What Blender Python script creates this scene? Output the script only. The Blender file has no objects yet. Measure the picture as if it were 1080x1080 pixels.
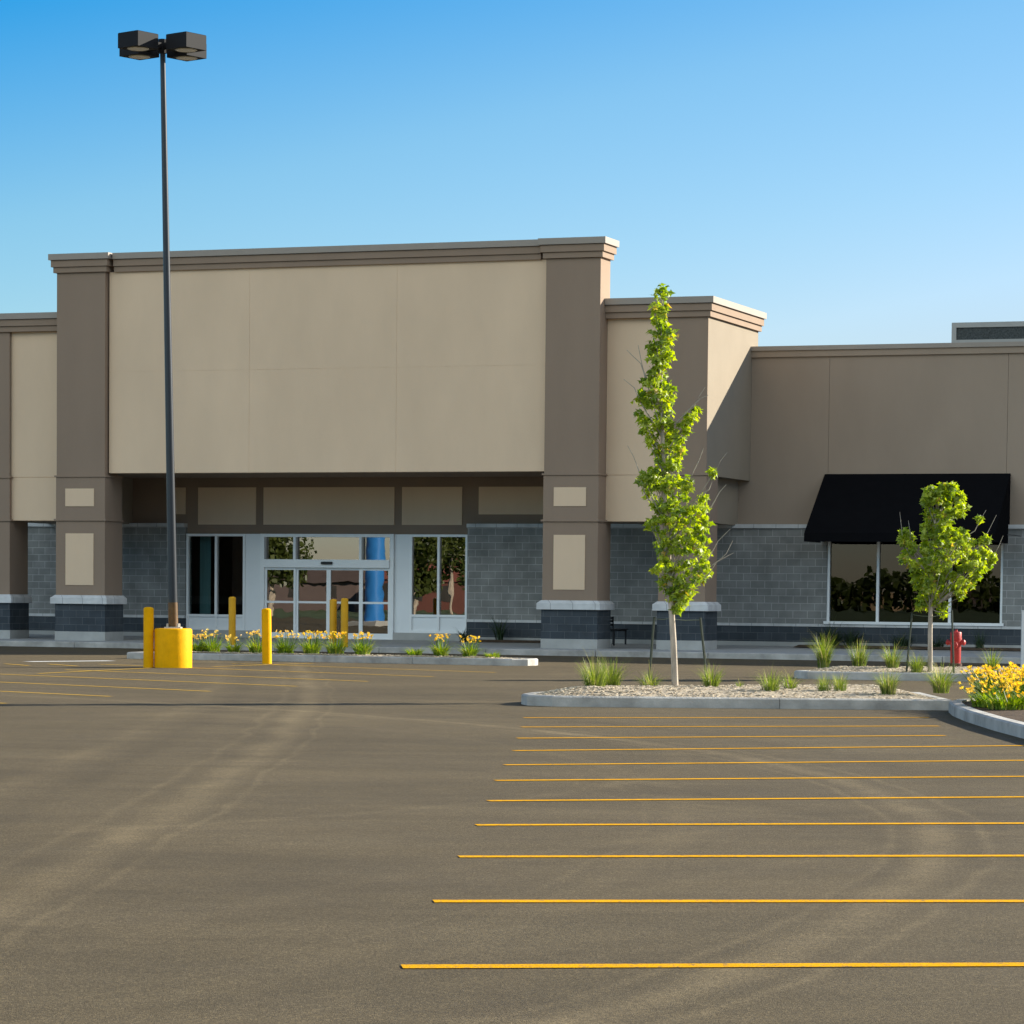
import bpy, math, random
from mathutils import Vector, Matrix
R = math.radians
rnd = random.Random(7)
S = bpy.context.scene
COL = S.collection

# ------------------------------------------------------------------ camera
F_PX, CAM_H, PITCH, ROLL, HORIZON = 3280.0, 1.55, 0.06, 0.0102, 627.4
Y0 = HORIZON + F_PX * math.tan(PITCH)
fwd = Vector((0, math.cos(PITCH), -math.sin(PITCH)))
up0 = Vector((0, math.sin(PITCH), math.cos(PITCH)))
right = math.cos(ROLL) * Vector((1, 0, 0)) + math.sin(ROLL) * up0
up = -math.sin(ROLL) * Vector((1, 0, 0)) + math.cos(ROLL) * up0
cd = bpy.data.cameras.new("camera")
cam = bpy.data.objects.new("camera", cd)
COL.objects.link(cam)
M = Matrix((right, up, -fwd)).transposed().to_4x4()
M.translation = Vector((0, 0, CAM_H))
cam.matrix_world = M
cd.sensor_width = 36
cd.lens = F_PX / 1080 * 36
cd.shift_y = (Y0 - 540) / 1080
cd.clip_end = 6000
S.camera = cam


def at(u, v, Y):
    """world point of photo pixel (u, v) at world depth Y"""
    d = fwd + (u - 540) / F_PX * right + (Y0 - v) / F_PX * up
    return Vector((0, 0, CAM_H)) + d * (Y / d.y)


# ------------------------------------------------------------------ helpers
class MB:
    def __init__(s):
        s.v, s.f, s.c = [], [], []

    def face(s, pts, col=None):
        n = len(s.v)
        s.v += [tuple(p) for p in pts]
        s.f.append(tuple(range(n, n + len(pts))))
        s.c.append(col)

    def box(s, x0, x1, y0, y1, z0, z1):
        n = len(s.v)
        s.v += [(x, y, z) for z in (z0, z1) for (x, y) in ((x0, y0), (x1, y0), (x1, y1), (x0, y1))]
        for q in ((3, 2, 1, 0), (4, 5, 6, 7), (0, 1, 5, 4), (1, 2, 6, 5), (2, 3, 7, 6), (3, 0, 4, 7)):
            s.f.append(tuple(n + i for i in q))
            s.c.append(None)
        return s

    def bbox(s, x0, x1, y0, y1, z0, z1, b=.02):
        """box with chamfered upright and top edges"""
        def ring(i, z):
            return [(x0 + i + b, y0 + i, z), (x1 - i - b, y0 + i, z), (x1 - i, y0 + i + b, z), (x1 - i, y1 - i - b, z),
                    (x1 - i - b, y1 - i, z), (x0 + i + b, y1 - i, z), (x0 + i, y1 - i - b, z), (x0 + i, y0 + i + b, z)]
        s.loft([ring(0, z0), ring(0, z1 - b), ring(b, z1)])
        return s

    def loft(s, rings, cap=True):
        n = len(s.v)
        k = len(rings[0])
        for r in rings:
            s.v += [tuple(p) for p in r]
        for i in range(len(rings) - 1):
            for j in range(k):
                a, b_ = n + i * k + j, n + i * k + (j + 1) % k
                s.f.append((a, b_, b_ + k, a + k))
                s.c.append(None)
        if cap:
            s.f.append(tuple(n + j for j in reversed(range(k))))
            s.f.append(tuple(n + (len(rings) - 1) * k + j for j in range(k)))
            s.c += [None, None]
        return s

    def lathe(s, prof, cx=0, cy=0, k=20):
        return s.loft([[(cx + r * math.cos(2 * math.pi * j / k), cy + r * math.sin(2 * math.pi * j / k), z) for j in range(k)] for r, z in prof])

    def tube(s, pts, rad, k=7):
        pts = [Vector(p) for p in pts]
        rings = []
        for i, p in enumerate(pts):
            t = (pts[min(i + 1, len(pts) - 1)] - pts[max(i - 1, 0)]).normalized()
            a = t.cross(Vector((0, 0, 1)) if abs(t.z) < .9 else Vector((1, 0, 0))).normalized()
            b = t.cross(a)
            r = rad[i] if isinstance(rad, (list, tuple)) else rad
            rings.append([p + r * (math.cos(2 * math.pi * j / k) * a + math.sin(2 * math.pi * j / k) * b) for j in range(k)])
        s.loft(rings)
        return s

    def build(s, name, mat, parent=None, smooth=False):
        me = bpy.data.meshes.new(name)
        me.from_pydata(s.v, [], s.f)
        if any(c is not None for c in s.c):
            at_ = me.color_attributes.new("tone", 'FLOAT_COLOR', 'CORNER')
            i = 0
            buf = []
            for f, c in zip(s.f, s.c):
                c = c or (.5, .5, .5)
                buf += [c[0], c[1], c[2], 1.0] * len(f)
            at_.data.foreach_set("color", buf)
        if smooth:
            me.polygons.foreach_set("use_smooth", [True] * len(me.polygons))
        me.materials.append(mat)
        o = bpy.data.objects.new(name, me)
        COL.objects.link(o)
        if parent:
            o.parent = parent
        return o


def sharp(o, deg=35):
    """smooth shading with creases kept"""
    me = o.data
    me.polygons.foreach_set("use_smooth", [True] * len(me.polygons))
    me.set_sharp_from_angle(angle=R(deg))
    return o


def tag(o, label=None, cat=None, group=None, kind=None):
    if label: o["label"] = label
    if cat: o["category"] = cat
    if group: o["group"] = group
    if kind: o["kind"] = kind
    return o


def empty(name, loc=(0, 0, 0), rz=0):
    o = bpy.data.objects.new(name, None)
    COL.objects.link(o)
    o.location = loc
    o.rotation_euler = (0, 0, rz)
    return o


def kids(o):
    return [c for c in COL.objects if c.parent == o]


def copy_tree(o, parent=None):
    c = o.copy()
    COL.objects.link(c)
    c.parent = parent
    for ch in kids(o):
        copy_tree(ch, c)
    return c


# ------------------------------------------------------------------ materials
def mat(name, col, rough=.8, var=.12, scale=3.0, bump=0.0, bscale=60.0, metal=0.0, spec=.4, detail=6, tint=None, stretch=(1, 1, 1)):
    """principled with mottled colour and a fine bump, in object space"""
    m = bpy.data.materials.new(name)
    m.use_nodes = True
    nt = m.node_tree
    p = nt.nodes["Principled BSDF"]
    p.inputs["Roughness"].default_value = rough
    p.inputs["Metallic"].default_value = metal
    p.inputs["Specular IOR Level"].default_value = spec
    tc = nt.nodes.new("ShaderNodeTexCoord")
    mp = nt.nodes.new("ShaderNodeMapping")
    mp.inputs["Scale"].default_value = stretch
    nt.links.new(tc.outputs["Object"], mp.inputs["Vector"])
    n = nt.nodes.new("ShaderNodeTexNoise")
    n.inputs["Scale"].default_value = scale
    n.inputs["Detail"].default_value = detail
    n.inputs["Roughness"].default_value = .6
    nt.links.new(mp.outputs["Vector"], n.inputs["Vector"])
    r = nt.nodes.new("ShaderNodeValToRGB")
    r.color_ramp.elements[0].position = .3
    r.color_ramp.elements[1].position = .7
    t = tint or (1, 1, 1)
    r.color_ramp.elements[0].color = tuple(c * (1 - var) for c in col) + (1,)
    r.color_ramp.elements[1].color = tuple(min(1, c * (1 + var) * k) for c, k in zip(col, t)) + (1,)
    nt.links.new(n.outputs["Fac"], r.inputs["Fac"])
    nt.links.new(r.outputs["Color"], p.inputs["Base Color"])
    if bump:
        n2 = nt.nodes.new("ShaderNodeTexNoise")
        n2.inputs["Scale"].default_value = bscale
        n2.inputs["Detail"].default_value = 4
        nt.links.new(tc.outputs["Object"], n2.inputs["Vector"])
        b = nt.nodes.new("ShaderNodeBump")
        b.inputs["Strength"].default_value = bump
        b.inputs["Distance"].default_value = .02
        nt.links.new(n2.outputs["Fac"], b.inputs["Height"])
        nt.links.new(b.outputs["Normal"], p.inputs["Normal"])
    return m


def block_mat(name, c1, c2, mortar, bw=.59, bh=.2, rough=.85, ms=.006, ox=0.0, oz=0.0):
    """concrete blocks in running bond, laid in the wall's own x / z (or y / z on the returns)"""
    m = bpy.data.materials.new(name)
    m.use_nodes = True
    nt = m.node_tree
    N, L = nt.nodes.new, nt.links.new
    p = nt.nodes["Principled BSDF"]
    p.inputs["Roughness"].default_value = rough
    p.inputs["Specular IOR Level"].default_value = .25
    tc = N("ShaderNodeTexCoord")
    sx = N("ShaderNodeSeparateXYZ")
    L(tc.outputs["Object"], sx.inputs[0])
    ad = N("ShaderNodeMath"); ad.operation = 'ADD'
    L(sx.outputs["X"], ad.inputs[0]); L(sx.outputs["Y"], ad.inputs[1])
    ad2 = N("ShaderNodeMath"); ad2.operation = 'ADD'; ad2.inputs[1].default_value = 100 + ox
    L(ad.outputs[0], ad2.inputs[0])
    az = N("ShaderNodeMath"); az.operation = 'ADD'; az.inputs[1].default_value = oz
    L(sx.outputs["Z"], az.inputs[0])
    cb = N("ShaderNodeCombineXYZ")
    L(ad2.outputs[0], cb.inputs["X"]); L(az.outputs[0], cb.inputs["Y"])
    br = N("ShaderNodeTexBrick")
    br.inputs["Color1"].default_value = c1 + (1,)
    br.inputs["Color2"].default_value = c2 + (1,)
    br.inputs["Mortar"].default_value = mortar + (1,)
    br.inputs["Scale"].default_value = 1
    br.inputs["Mortar Size"].default_value = ms
    br.inputs["Mortar Smooth"].default_value = .15
    br.inputs["Bias"].default_value = -.1
    br.inputs["Brick Width"].default_value = bw
    br.inputs["Row Height"].default_value = bh
    L(cb.outputs[0], br.inputs["Vector"])
    n = N("ShaderNodeTexNoise"); n.inputs["Scale"].default_value = 2.2; n.inputs["Detail"].default_value = 8
    L(tc.outputs["Object"], n.inputs["Vector"])
    mr = N("ShaderNodeMapRange"); mr.inputs["From Min"].default_value = .3; mr.inputs["From Max"].default_value = .7
    mr.inputs["To Min"].default_value = .82; mr.inputs["To Max"].default_value = 1.18
    L(n.outputs["Fac"], mr.inputs["Value"])
    mx = N("ShaderNodeMix"); mx.data_type = 'RGBA'; mx.blend_type = 'MULTIPLY'; mx.inputs["Factor"].default_value = 1
    L(br.outputs["Color"], mx.inputs["A"]); L(mr.outputs[0], mx.inputs["B"])
    L(mx.outputs["Result"], p.inputs["Base Color"])
    b = N("ShaderNodeBump"); b.inputs["Strength"].default_value = .5; b.inputs["Distance"].default_value = .01; b.invert = True
    L(br.outputs["Fac"], b.inputs["Height"])
    n2 = N("ShaderNodeTexNoise"); n2.inputs["Scale"].default_value = 45
    L(tc.outputs["Object"], n2.inputs["Vector"])
    b2 = N("ShaderNodeBump"); b2.inputs["Strength"].default_value = .25; b2.inputs["Distance"].default_value = .01
    L(n2.outputs["Fac"], b2.inputs["Height"]); L(b.outputs["Normal"], b2.inputs["Normal"])
    L(b2.outputs["Normal"], p.inputs["Normal"])
    return m


def leaf_mat(name, a, b, c, trans=.45):
    """leaf colour ranges a..b with rare c, from the per-leaf tone; thin and translucent"""
    m = bpy.data.materials.new(name)
    m.use_nodes = True
    nt = m.node_tree
    N, L = nt.nodes.new, nt.links.new
    nt.nodes.remove(nt.nodes["Principled BSDF"])
    at_ = N("ShaderNodeAttribute"); at_.attribute_name = "tone"
    sp = N("ShaderNodeSeparateColor"); L(at_.outputs["Color"], sp.inputs[0])
    m1 = N("ShaderNodeMix"); m1.data_type = 'RGBA'
    m1.inputs["A"].default_value = a + (1,); m1.inputs["B"].default_value = b + (1,)
    L(sp.outputs[0], m1.inputs["Factor"])
    m2 = N("ShaderNodeMix"); m2.data_type = 'RGBA'; m2.inputs["B"].default_value = c + (1,)
    L(m1.outputs["Result"], m2.inputs["A"]); L(sp.outputs[1], m2.inputs["Factor"])
    d = N("ShaderNodeBsdfDiffuse"); t = N("ShaderNodeBsdfTranslucent"); g = N("ShaderNodeBsdfGlossy")
    g.inputs["Roughness"].default_value = .45
    L(m2.outputs["Result"], d.inputs["Color"])
    hs = N("ShaderNodeHueSaturation"); hs.inputs["Saturation"].default_value = 1.15; hs.inputs["Value"].default_value = 1.5
    L(m2.outputs["Result"], hs.inputs["Color"]); L(hs.outputs["Color"], t.inputs["Color"])
    x = N("ShaderNodeMixShader"); x.inputs[0].default_value = trans
    L(d.outputs[0], x.inputs[1]); L(t.outputs[0], x.inputs[2])
    y = N("ShaderNodeMixShader"); y.inputs[0].default_value = .04
    L(x.outputs[0], y.inputs[1]); L(g.outputs[0], y.inputs[2])
    L(y.outputs[0], nt.nodes["Material Output"].inputs["Surface"])
    return m


def glass_mat(name, refl, tint):
    m = bpy.data.materials.new(name)
    m.use_nodes = True
    nt = m.node_tree
    N, L = nt.nodes.new, nt.links.new
    nt.nodes.remove(nt.nodes["Principled BSDF"])
    tr = N("ShaderNodeBsdfTransparent"); tr.inputs["Color"].default_value = tint + (1,)
    g = N("ShaderNodeBsdfGlossy"); g.inputs["Roughness"].default_value = .0
    g.inputs["Color"].default_value = (.95, .9, .84, 1)
    tc = N("ShaderNodeTexCoord")
    n = N("ShaderNodeTexNoise"); n.inputs["Scale"].default_value = 1.1; n.inputs["Detail"].default_value = 2
    L(tc.outputs["Object"], n.inputs["Vector"])
    b = N("ShaderNodeBump"); b.inputs["Strength"].default_value = .014; b.inputs["Distance"].default_value = .05
    L(n.outputs["Fac"], b.inputs["Height"]); L(b.outputs["Normal"], g.inputs["Normal"])
    fr = N("ShaderNodeFresnel"); fr.inputs["IOR"].default_value = 1.5
    ad = N("ShaderNodeMath"); ad.operation = 'ADD'; ad.inputs[1].default_value = refl; ad.use_clamp = True
    L(fr.outputs[0], ad.inputs[0])
    x = N("ShaderNodeMixShader")
    L(ad.outputs[0], x.inputs[0]); L(tr.outputs[0], x.inputs[1]); L(g.outputs[0], x.inputs[2])
    L(x.outputs[0], nt.nodes["Material Output"].inputs["Surface"])
    return m


def asphalt_mat():
    m = bpy.data.materials.new("asphalt")
    m.use_nodes = True
    nt = m.node_tree
    N, L = nt.nodes.new, nt.links.new
    p = nt.nodes["Principled BSDF"]
    p.inputs["Specular IOR Level"].default_value = .18
    geo = N("ShaderNodeNewGeometry")

    def noise(scale, detail=5, stretch=(1, 1, 1), rough=.6):
        mp = N("ShaderNodeMapping"); mp.inputs["Scale"].default_value = stretch
        L(geo.outputs["Position"], mp.inputs["Vector"])
        n = N("ShaderNodeTexNoise"); n.inputs["Scale"].default_value = scale
        n.inputs["Detail"].default_value = detail; n.inputs["Roughness"].default_value = rough
        L(mp.outputs[0], n.inputs["Vector"])
        return n.outputs["Fac"]

    def rng(v, a, b, c, d):
        mr = N("ShaderNodeMapRange")
        for k, x in zip(("From Min", "From Max", "To Min", "To Max"), (a, b, c, d)):
            mr.inputs[k].default_value = x
        L(v, mr.inputs["Value"])
        return mr.outputs[0]

    def math_(op, a, b=None):
        q = N("ShaderNodeMath"); q.operation = op
        for i, x in enumerate((a, b)):
            if x is None: continue
            if isinstance(x, (int, float)): q.inputs[i].default_value = x
            else: L(x, q.inputs[i])
        return q.outputs[0]

    fine = rng(noise(85, 4, rough=.85), .36, .64, .55, 1.45)
    vo = N("ShaderNodeTexVoronoi"); vo.inputs["Scale"].default_value = 105
    L(geo.outputs["Position"], vo.inputs["Vector"])
    vs = N("ShaderNodeSeparateColor"); L(vo.outputs["Color"], vs.inputs[0])
    fine = math_('MULTIPLY', fine, rng(math_('POWER', vs.outputs[0], 2.0), 0, 1, .78, 1.5))
    mid = rng(noise(9, 6), .3, .7, .93, 1.07)
    big = math_('MULTIPLY', rng(noise(.35, 7, (.5, .5, 1), .7), .32, .68, .82, 1.18), rng(noise(1.1, 7, (.3, 1, 1), .75), .3, .7, .84, 1.16))
    k = math_('MULTIPLY', math_('MULTIPLY', fine, mid), big)
    # dusty wheel tracks: bands along circles (centre, radius, half width)
    wob = rng(noise(.35, 2), 0, 1, -.2, .2)
    brk = rng(noise(.9, 7, (1, .5, 1), .75), .40, .62, 0, 1)
    acc = None
    for cx, cy, rad, w, amt in ((-26, 23.5, 28.95, .22, .60), (-26, 23.5, 28.66, .06, .34), (-26, 23.5, 29.28, .07, .34), (-26, 23.5, 27.3, .2, .16), (-26, 23.5, 27.05, .05, .14),
                                (-402.4, 24, 400, .28, .54), (-402.08, 24, 400, .06, .3), (-402.8, 24, 400, .08, .28), (-404.0, 24, 400, .24, .2), (-403.1, 24, 399.6, .3, -.16),
                                (-12, 30, 13.6, .18, .18), (20, 8, 22.5, .2, .16), (20, 8, 21.0, .18, .12), (8, 26, 7.2, .12, .14), (8, 26, 7.5, .05, .16),
                                (-9, 20, 11.4, .18, -.14), (-26, 26, 29.6, .35, -.12)):
        cv = N("ShaderNodeVectorMath"); cv.operation = 'DISTANCE'
        sp = N("ShaderNodeSeparateXYZ"); L(geo.outputs["Position"], sp.inputs[0])
        cb = N("ShaderNodeCombineXYZ"); L(sp.outputs["X"], cb.inputs["X"]); L(sp.outputs["Y"], cb.inputs["Y"])
        L(cb.outputs[0], cv.inputs[0]); cv.inputs[1].default_value = (cx, cy, 0)
        dd = math_('ABSOLUTE', math_('SUBTRACT', math_('ADD', cv.outputs["Value"], wob), rad))
        mr = N("ShaderNodeMapRange"); mr.interpolation_type = 'SMOOTHSTEP'
        mr.inputs["From Min"].default_value = 0; mr.inputs["From Max"].default_value = w
        mr.inputs["To Min"].default_value = amt; mr.inputs["To Max"].default_value = 0
        L(dd, mr.inputs["Value"])
        acc = mr.outputs[0] if acc is None else math_('ADD', acc, mr.outputs[0])
    acc = math_('MULTIPLY', acc, math_('ADD', math_('MULTIPLY', brk, .62), .38))
    spot = rng(noise(2.4, 4), .66, .74, 0, -.22)
    k = math_('MULTIPLY', k, math_('ADD', math_('ADD', acc, spot), 1.0))
    cm = N("ShaderNodeMix"); cm.data_type = 'RGBA'
    cm.inputs["A"].default_value = (.095, .0725, .041, 1); cm.inputs["B"].default_value = (.102, .0765, .041, 1)
    L(noise(.6, 4), cm.inputs["Factor"])
    mx = N("ShaderNodeMix"); mx.data_type = 'RGBA'; mx.blend_type = 'MULTIPLY'; mx.inputs["Factor"].default_value = 1
    L(cm.outputs["Result"], mx.inputs["A"]); L(k, mx.inputs["B"])
    L(mx.outputs["Result"], p.inputs["Base Color"])
    L(rng(noise(.5, 5), .3, .7, .8, .95), p.inputs["Roughness"])
    b = N("ShaderNodeBump"); b.inputs["Strength"].default_value = .55; b.inputs["Distance"].default_value = .012
    L(noise(140, 3, rough=.7), b.inputs["Height"])
    L(b.outputs["Normal"], p.inputs["Normal"])
    return m


def paint_mat(name, col, wear):
    m = mat(name, col, .8, .1, 5, bump=.3, bscale=90, spec=.04)
    nt = m.node_tree
    N, L = nt.nodes.new, nt.links.new
    p = nt.nodes["Principled BSDF"]
    src = p.inputs["Base Color"].links[0].from_socket
    tc = N("ShaderNodeNewGeometry")
    n = N("ShaderNodeTexNoise"); n.inputs["Scale"].default_value = 28; n.inputs["Detail"].default_value = 6; n.inputs["Roughness"].default_value = .75
    L(tc.outputs["Position"], n.inputs["Vector"])
    mr = N("ShaderNodeMapRange"); mr.inputs["From Min"].default_value = wear; mr.inputs["From Max"].default_value = wear + .12
    L(n.outputs["Fac"], mr.inputs["Value"])
    mx = N("ShaderNodeMix"); mx.data_type = 'RGBA'; mx.inputs["B"].default_value = (.12, .11, .09, 1)
    L(mr.outputs[0], mx.inputs["Factor"]); L(src, mx.inputs["A"])
    L(mx.outputs["Result"], p.inputs["Base Color"])
    return m


TAUPE = mat("taupe_stucco", (.292, .213, .155), .9, .06, .7, bump=.25, bscale=70, spec=.2, stretch=(1, 1, .4))
CREAM = mat("cream_stucco", (.74, .55, .375), .9, .055, .6, bump=.25, bscale=70, spec=.2, stretch=(1, 1, .4))
METAL_CAP = mat("coping_metal", (.31, .265, .22), .5, .05, 2)
WING = mat("taupe_wing_lit", (.335, .26, .196), .9, .06, .7, bump=.25, bscale=70, spec=.2, stretch=(1, 1, .4))  # taupe lightened to carry the brighter sky light on the wings
BAY_LIT = mat("taupe_bay_lit", (.27, .225, .17), .9, .05, .7, bump=.25, bscale=70, spec=.2)  # taupe with the light on the bay sides put into its colour
BLOCK = block_mat("grey_block", (.222, .223, .21), (.262, .262, .248), (.415, .41, .39), bw=.40, ms=.008)
DARKBLOCK = block_mat("dark_block", (.040, .050, .060), (.058, .068, .078), (.11, .12, .125), bw=.40, rough=.6)
CAPSTONE = block_mat("cap_stone", (.56, .56, .55), (.60, .60, .58), (.3, .3, .3), bw=.62, bh=50, ms=.008)
CONC = mat("concrete", (.40, .395, .37), .9, .13, 1.6, bump=.3, bscale=40, spec=.2)
KERB = mat("kerb_concrete", (.41, .39, .355), .9, .32, 2.0, bump=.35, bscale=35, spec=.2)
WALK = mat("walk_concrete", (.36, .36, .345), .9, .1, .9, bump=.2, bscale=50, spec=.2)
ALU = mat("white_aluminium", (.86, .87, .86), .3, .03, 2, spec=.7)
SPAND = mat("white_spandrel", (.82, .84, .84), .28, .03, 1, spec=.7)
GLASS = glass_mat("store_glass", .20, (.42, .42, .42))
WGLASS = glass_mat("wing_glass", .015, (.35, .35, .35))
DARKGLASS = glass_mat("dark_glass", .02, (.75, .78, .78))
AWNING = mat("black_canvas", (.006, .006, .007), .95, .1, 3, spec=.02)
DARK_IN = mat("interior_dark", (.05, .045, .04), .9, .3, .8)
TEAL = mat("teal_curtain", (.14, .30, .30), .8, .2, 2, stretch=(8, 8, .3))
YEL = mat("yellow_paint", (.80, .385, .001), .6, .09, 6.5, bump=.2, bscale=25, spec=.08)
YEL_SHADE = mat("yellow_paint_shaded", (.70, .35, .004), .5, .1, 2.4, bump=.1, bscale=25)  # same yellow darkened for the bollards standing in shade
POLE = mat("dark_pole_paint", (.018, .021, .026), .35, .1, 1.5, spec=.5)
HEAD = mat("bronze_lamp_paint", (.016, .016, .018), .65, .08, 3, spec=.12)
LENS = mat("lamp_lens", (.42, .42, .38), .25, .08, 6, spec=.5)
RED = mat("red_hydrant_paint", (.36, .016, .012), .5, .1, 4, bump=.15, bscale=30, spec=.5)
RUST = mat("rusty_iron", (.07, .035, .025), .85, .3, 14)
BLACKM = mat("black_metal", (.015, .015, .017), .45, .1, 4)
SCREEN = mat("dark_mesh", (.05, .06, .06), .8, .5, 22, detail=2)
GREYFR = mat("grey_trim", (.34, .35, .33), .6, .06, 2)
BARK = mat("pale_bark", (.42, .35, .28), .85, .28, 12, bump=.5, bscale=60, stretch=(1, 1, .25))
TWIG = mat("twig_bark", (.34, .30, .25), .85, .15, 9)
STAKE = mat("green_steel", (.035, .045, .03), .7, .25, 6)
WIRE = mat("tie_wire", (.12, .14, .10), .6, .1, 5)
WOOD = mat("post_white", (.70, .70, .68), .5, .06, 4)
MULCH = mat("gravel_bed", (.40, .335, .25), .95, .4, 26, bump=.4, bscale=40, spec=.15, detail=8)
CHIP = mat("wood_chip", (.52, .44, .33), .9, .4, 9, spec=.15)
SOIL = mat("dark_soil", (.10, .072, .05), .95, .4, 9, bump=.8, bscale=20, spec=.1)
LEAF = leaf_mat("maple_leaf", (.12, .20, .016), (.50, .56, .06), (.5, .34, .08), .5)
GRASSM = leaf_mat("grass_blade", (.06, .115, .016), (.28, .33, .055), (.42, .36, .17), .45)
OLIVE = leaf_mat("olive_leaf", (.05, .075, .015), (.12, .14, .03), (.2, .15, .04), .3)
DARKLEAF = leaf_mat("shrub_leaf", (.018, .04, .016), (.035, .065, .022), (.05, .08, .03), .25)
LILYM = leaf_mat("lily_leaf", (.10, .19, .016), (.28, .35, .035), (.34, .32, .06), .45)
PETAL = leaf_mat("lily_petal", (.82, .43, .008), (.86, .60, .04), (.85, .64, .2), .35)
PETALP = leaf_mat("pale_petal", (.82, .55, .10), (.85, .66, .16), (.80, .5, .28), .35)
LAWN = mat("lawn", (.06, .09, .025), .95, .3, .3, bump=.3, bscale=8)
ASPHALT = asphalt_mat()
LINE = paint_mat("line_paint", (.66, .325, .003), .53)
OLDLINE = paint_mat("worn_line_paint", (.62, .38, .05), .53)
WLINE = paint_mat("white_line_paint", (.68, .68, .66), .55)


def structure(o):
    return tag(o, kind="structure")


# ------------------------------------------------------------------ world and sun
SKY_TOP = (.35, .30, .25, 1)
AZ, EL = 69.0, 22.3           # compass heading of the sun from +Y, elevation
w = bpy.data.worlds.new("World")
S.world = w
w.use_nodes = True
nt = w.node_tree
bg = nt.nodes["Background"]
sky = nt.nodes.new("ShaderNodeTexSky")
sky.sky_type = 'NISHITA'
sky.sun_disc = False
sky.sun_elevation = R(EL)
sky.sun_rotation = R(AZ)
sky.altitude = 300
sky.air_density = 1.0
sky.dust_density = 0.3
sky.ozone_density = 3.0
geo_w = nt.nodes.new("ShaderNodeTexCoord")
sep_w = nt.nodes.new("ShaderNodeSeparateXYZ")
nt.links.new(geo_w.outputs["Generated"], sep_w.inputs[0])
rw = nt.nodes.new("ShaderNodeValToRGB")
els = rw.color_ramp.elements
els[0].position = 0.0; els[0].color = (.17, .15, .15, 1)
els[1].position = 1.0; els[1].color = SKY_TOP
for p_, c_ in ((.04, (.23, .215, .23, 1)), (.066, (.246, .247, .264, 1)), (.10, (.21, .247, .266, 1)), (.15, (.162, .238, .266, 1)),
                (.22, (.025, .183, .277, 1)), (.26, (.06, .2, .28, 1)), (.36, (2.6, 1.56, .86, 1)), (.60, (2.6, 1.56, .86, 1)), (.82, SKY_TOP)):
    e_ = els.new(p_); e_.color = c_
# the clear half of the sky over the store keeps its deep blue; a warm bright boost is added behind the camera to fill the shaded front
rc = nt.nodes.new("ShaderNodeValToRGB")
ec = rc.color_ramp.elements
ec[0].position = 0.0; ec[0].color = (.17, .15, .15, 1)
ec[1].position = 1.0; ec[1].color = (.10, .20, .27, 1)
for p_, c_ in ((.04, (.23, .215, .23, 1)), (.066, (.246, .247, .264, 1)), (.10, (.21, .247, .266, 1)), (.15, (.162, .238, .266, 1)), (.22, (.025, .183, .277, 1)), (.45, (.05, .17, .26, 1))):
    e_ = ec.new(p_); e_.color = c_
cl_w = nt.nodes.new("ShaderNodeClamp")          # the sky pales towards the sun's side
cl_w.inputs["Min"].default_value = -.2; cl_w.inputs["Max"].default_value = .2
nt.links.new(sep_w.outputs["X"], cl_w.inputs["Value"])
ma_w = nt.nodes.new("ShaderNodeMath"); ma_w.operation = 'MULTIPLY_ADD'; ma_w.inputs[1].default_value = -.22
nt.links.new(cl_w.outputs[0], ma_w.inputs[0]); nt.links.new(sep_w.outputs["Z"], ma_w.inputs[2])
nt.links.new(ma_w.outputs[0], rw.inputs["Fac"])
nt.links.new(ma_w.outputs[0], rc.inputs["Fac"])
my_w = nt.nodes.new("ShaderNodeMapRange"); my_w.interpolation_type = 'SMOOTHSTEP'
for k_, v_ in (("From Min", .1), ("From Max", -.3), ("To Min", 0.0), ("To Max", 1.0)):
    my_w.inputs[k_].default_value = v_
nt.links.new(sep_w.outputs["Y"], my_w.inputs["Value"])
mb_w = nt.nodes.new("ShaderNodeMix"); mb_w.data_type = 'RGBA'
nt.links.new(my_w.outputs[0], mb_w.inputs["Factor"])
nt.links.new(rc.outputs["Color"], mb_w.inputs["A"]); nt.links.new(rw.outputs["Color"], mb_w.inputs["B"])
bg.inputs[1].default_value = .14
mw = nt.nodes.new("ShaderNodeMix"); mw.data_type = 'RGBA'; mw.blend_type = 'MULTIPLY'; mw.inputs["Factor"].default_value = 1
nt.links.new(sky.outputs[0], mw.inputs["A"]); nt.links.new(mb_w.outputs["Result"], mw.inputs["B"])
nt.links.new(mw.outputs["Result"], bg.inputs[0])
sd = bpy.data.lights.new("sun", 'SUN')
sun = bpy.data.objects.new("sun", sd)
COL.objects.link(sun)
sd.energy = 2.75
sd.angle = R(.5)
sd.color = (1.0, .93, .79)
sv = Vector((math.sin(R(AZ)) * math.cos(R(EL)), math.cos(R(AZ)) * math.cos(R(EL)), math.sin(R(EL))))
sun.rotation_euler = sv.to_track_quat('Z', 'Y').to_euler()
S.view_settings.view_transform = 'Standard'
S.view_settings.look = 'None'
S.view_settings.exposure = 2.1
S.view_settings.gamma = 1

# ------------------------------------------------------------------ ground
g = MB()
g.face([(-2500, -2500, 0), (2500, -2500, 0), (2500, 2500, 0), (-2500, 2500, 0)])
structure(g.build("parking_lot", ASPHALT))


def stripe(name, a, b, wd, m, z=.004):
    a, b = Vector((a[0], a[1], z)), Vector((b[0], b[1], z))
    n = Vector((-(b - a).y, (b - a).x, 0)).normalized() * wd / 2
    q = MB()
    q.face([a - n, b - n, b + n, a + n])
    return structure(q.build(name, m))


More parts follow.
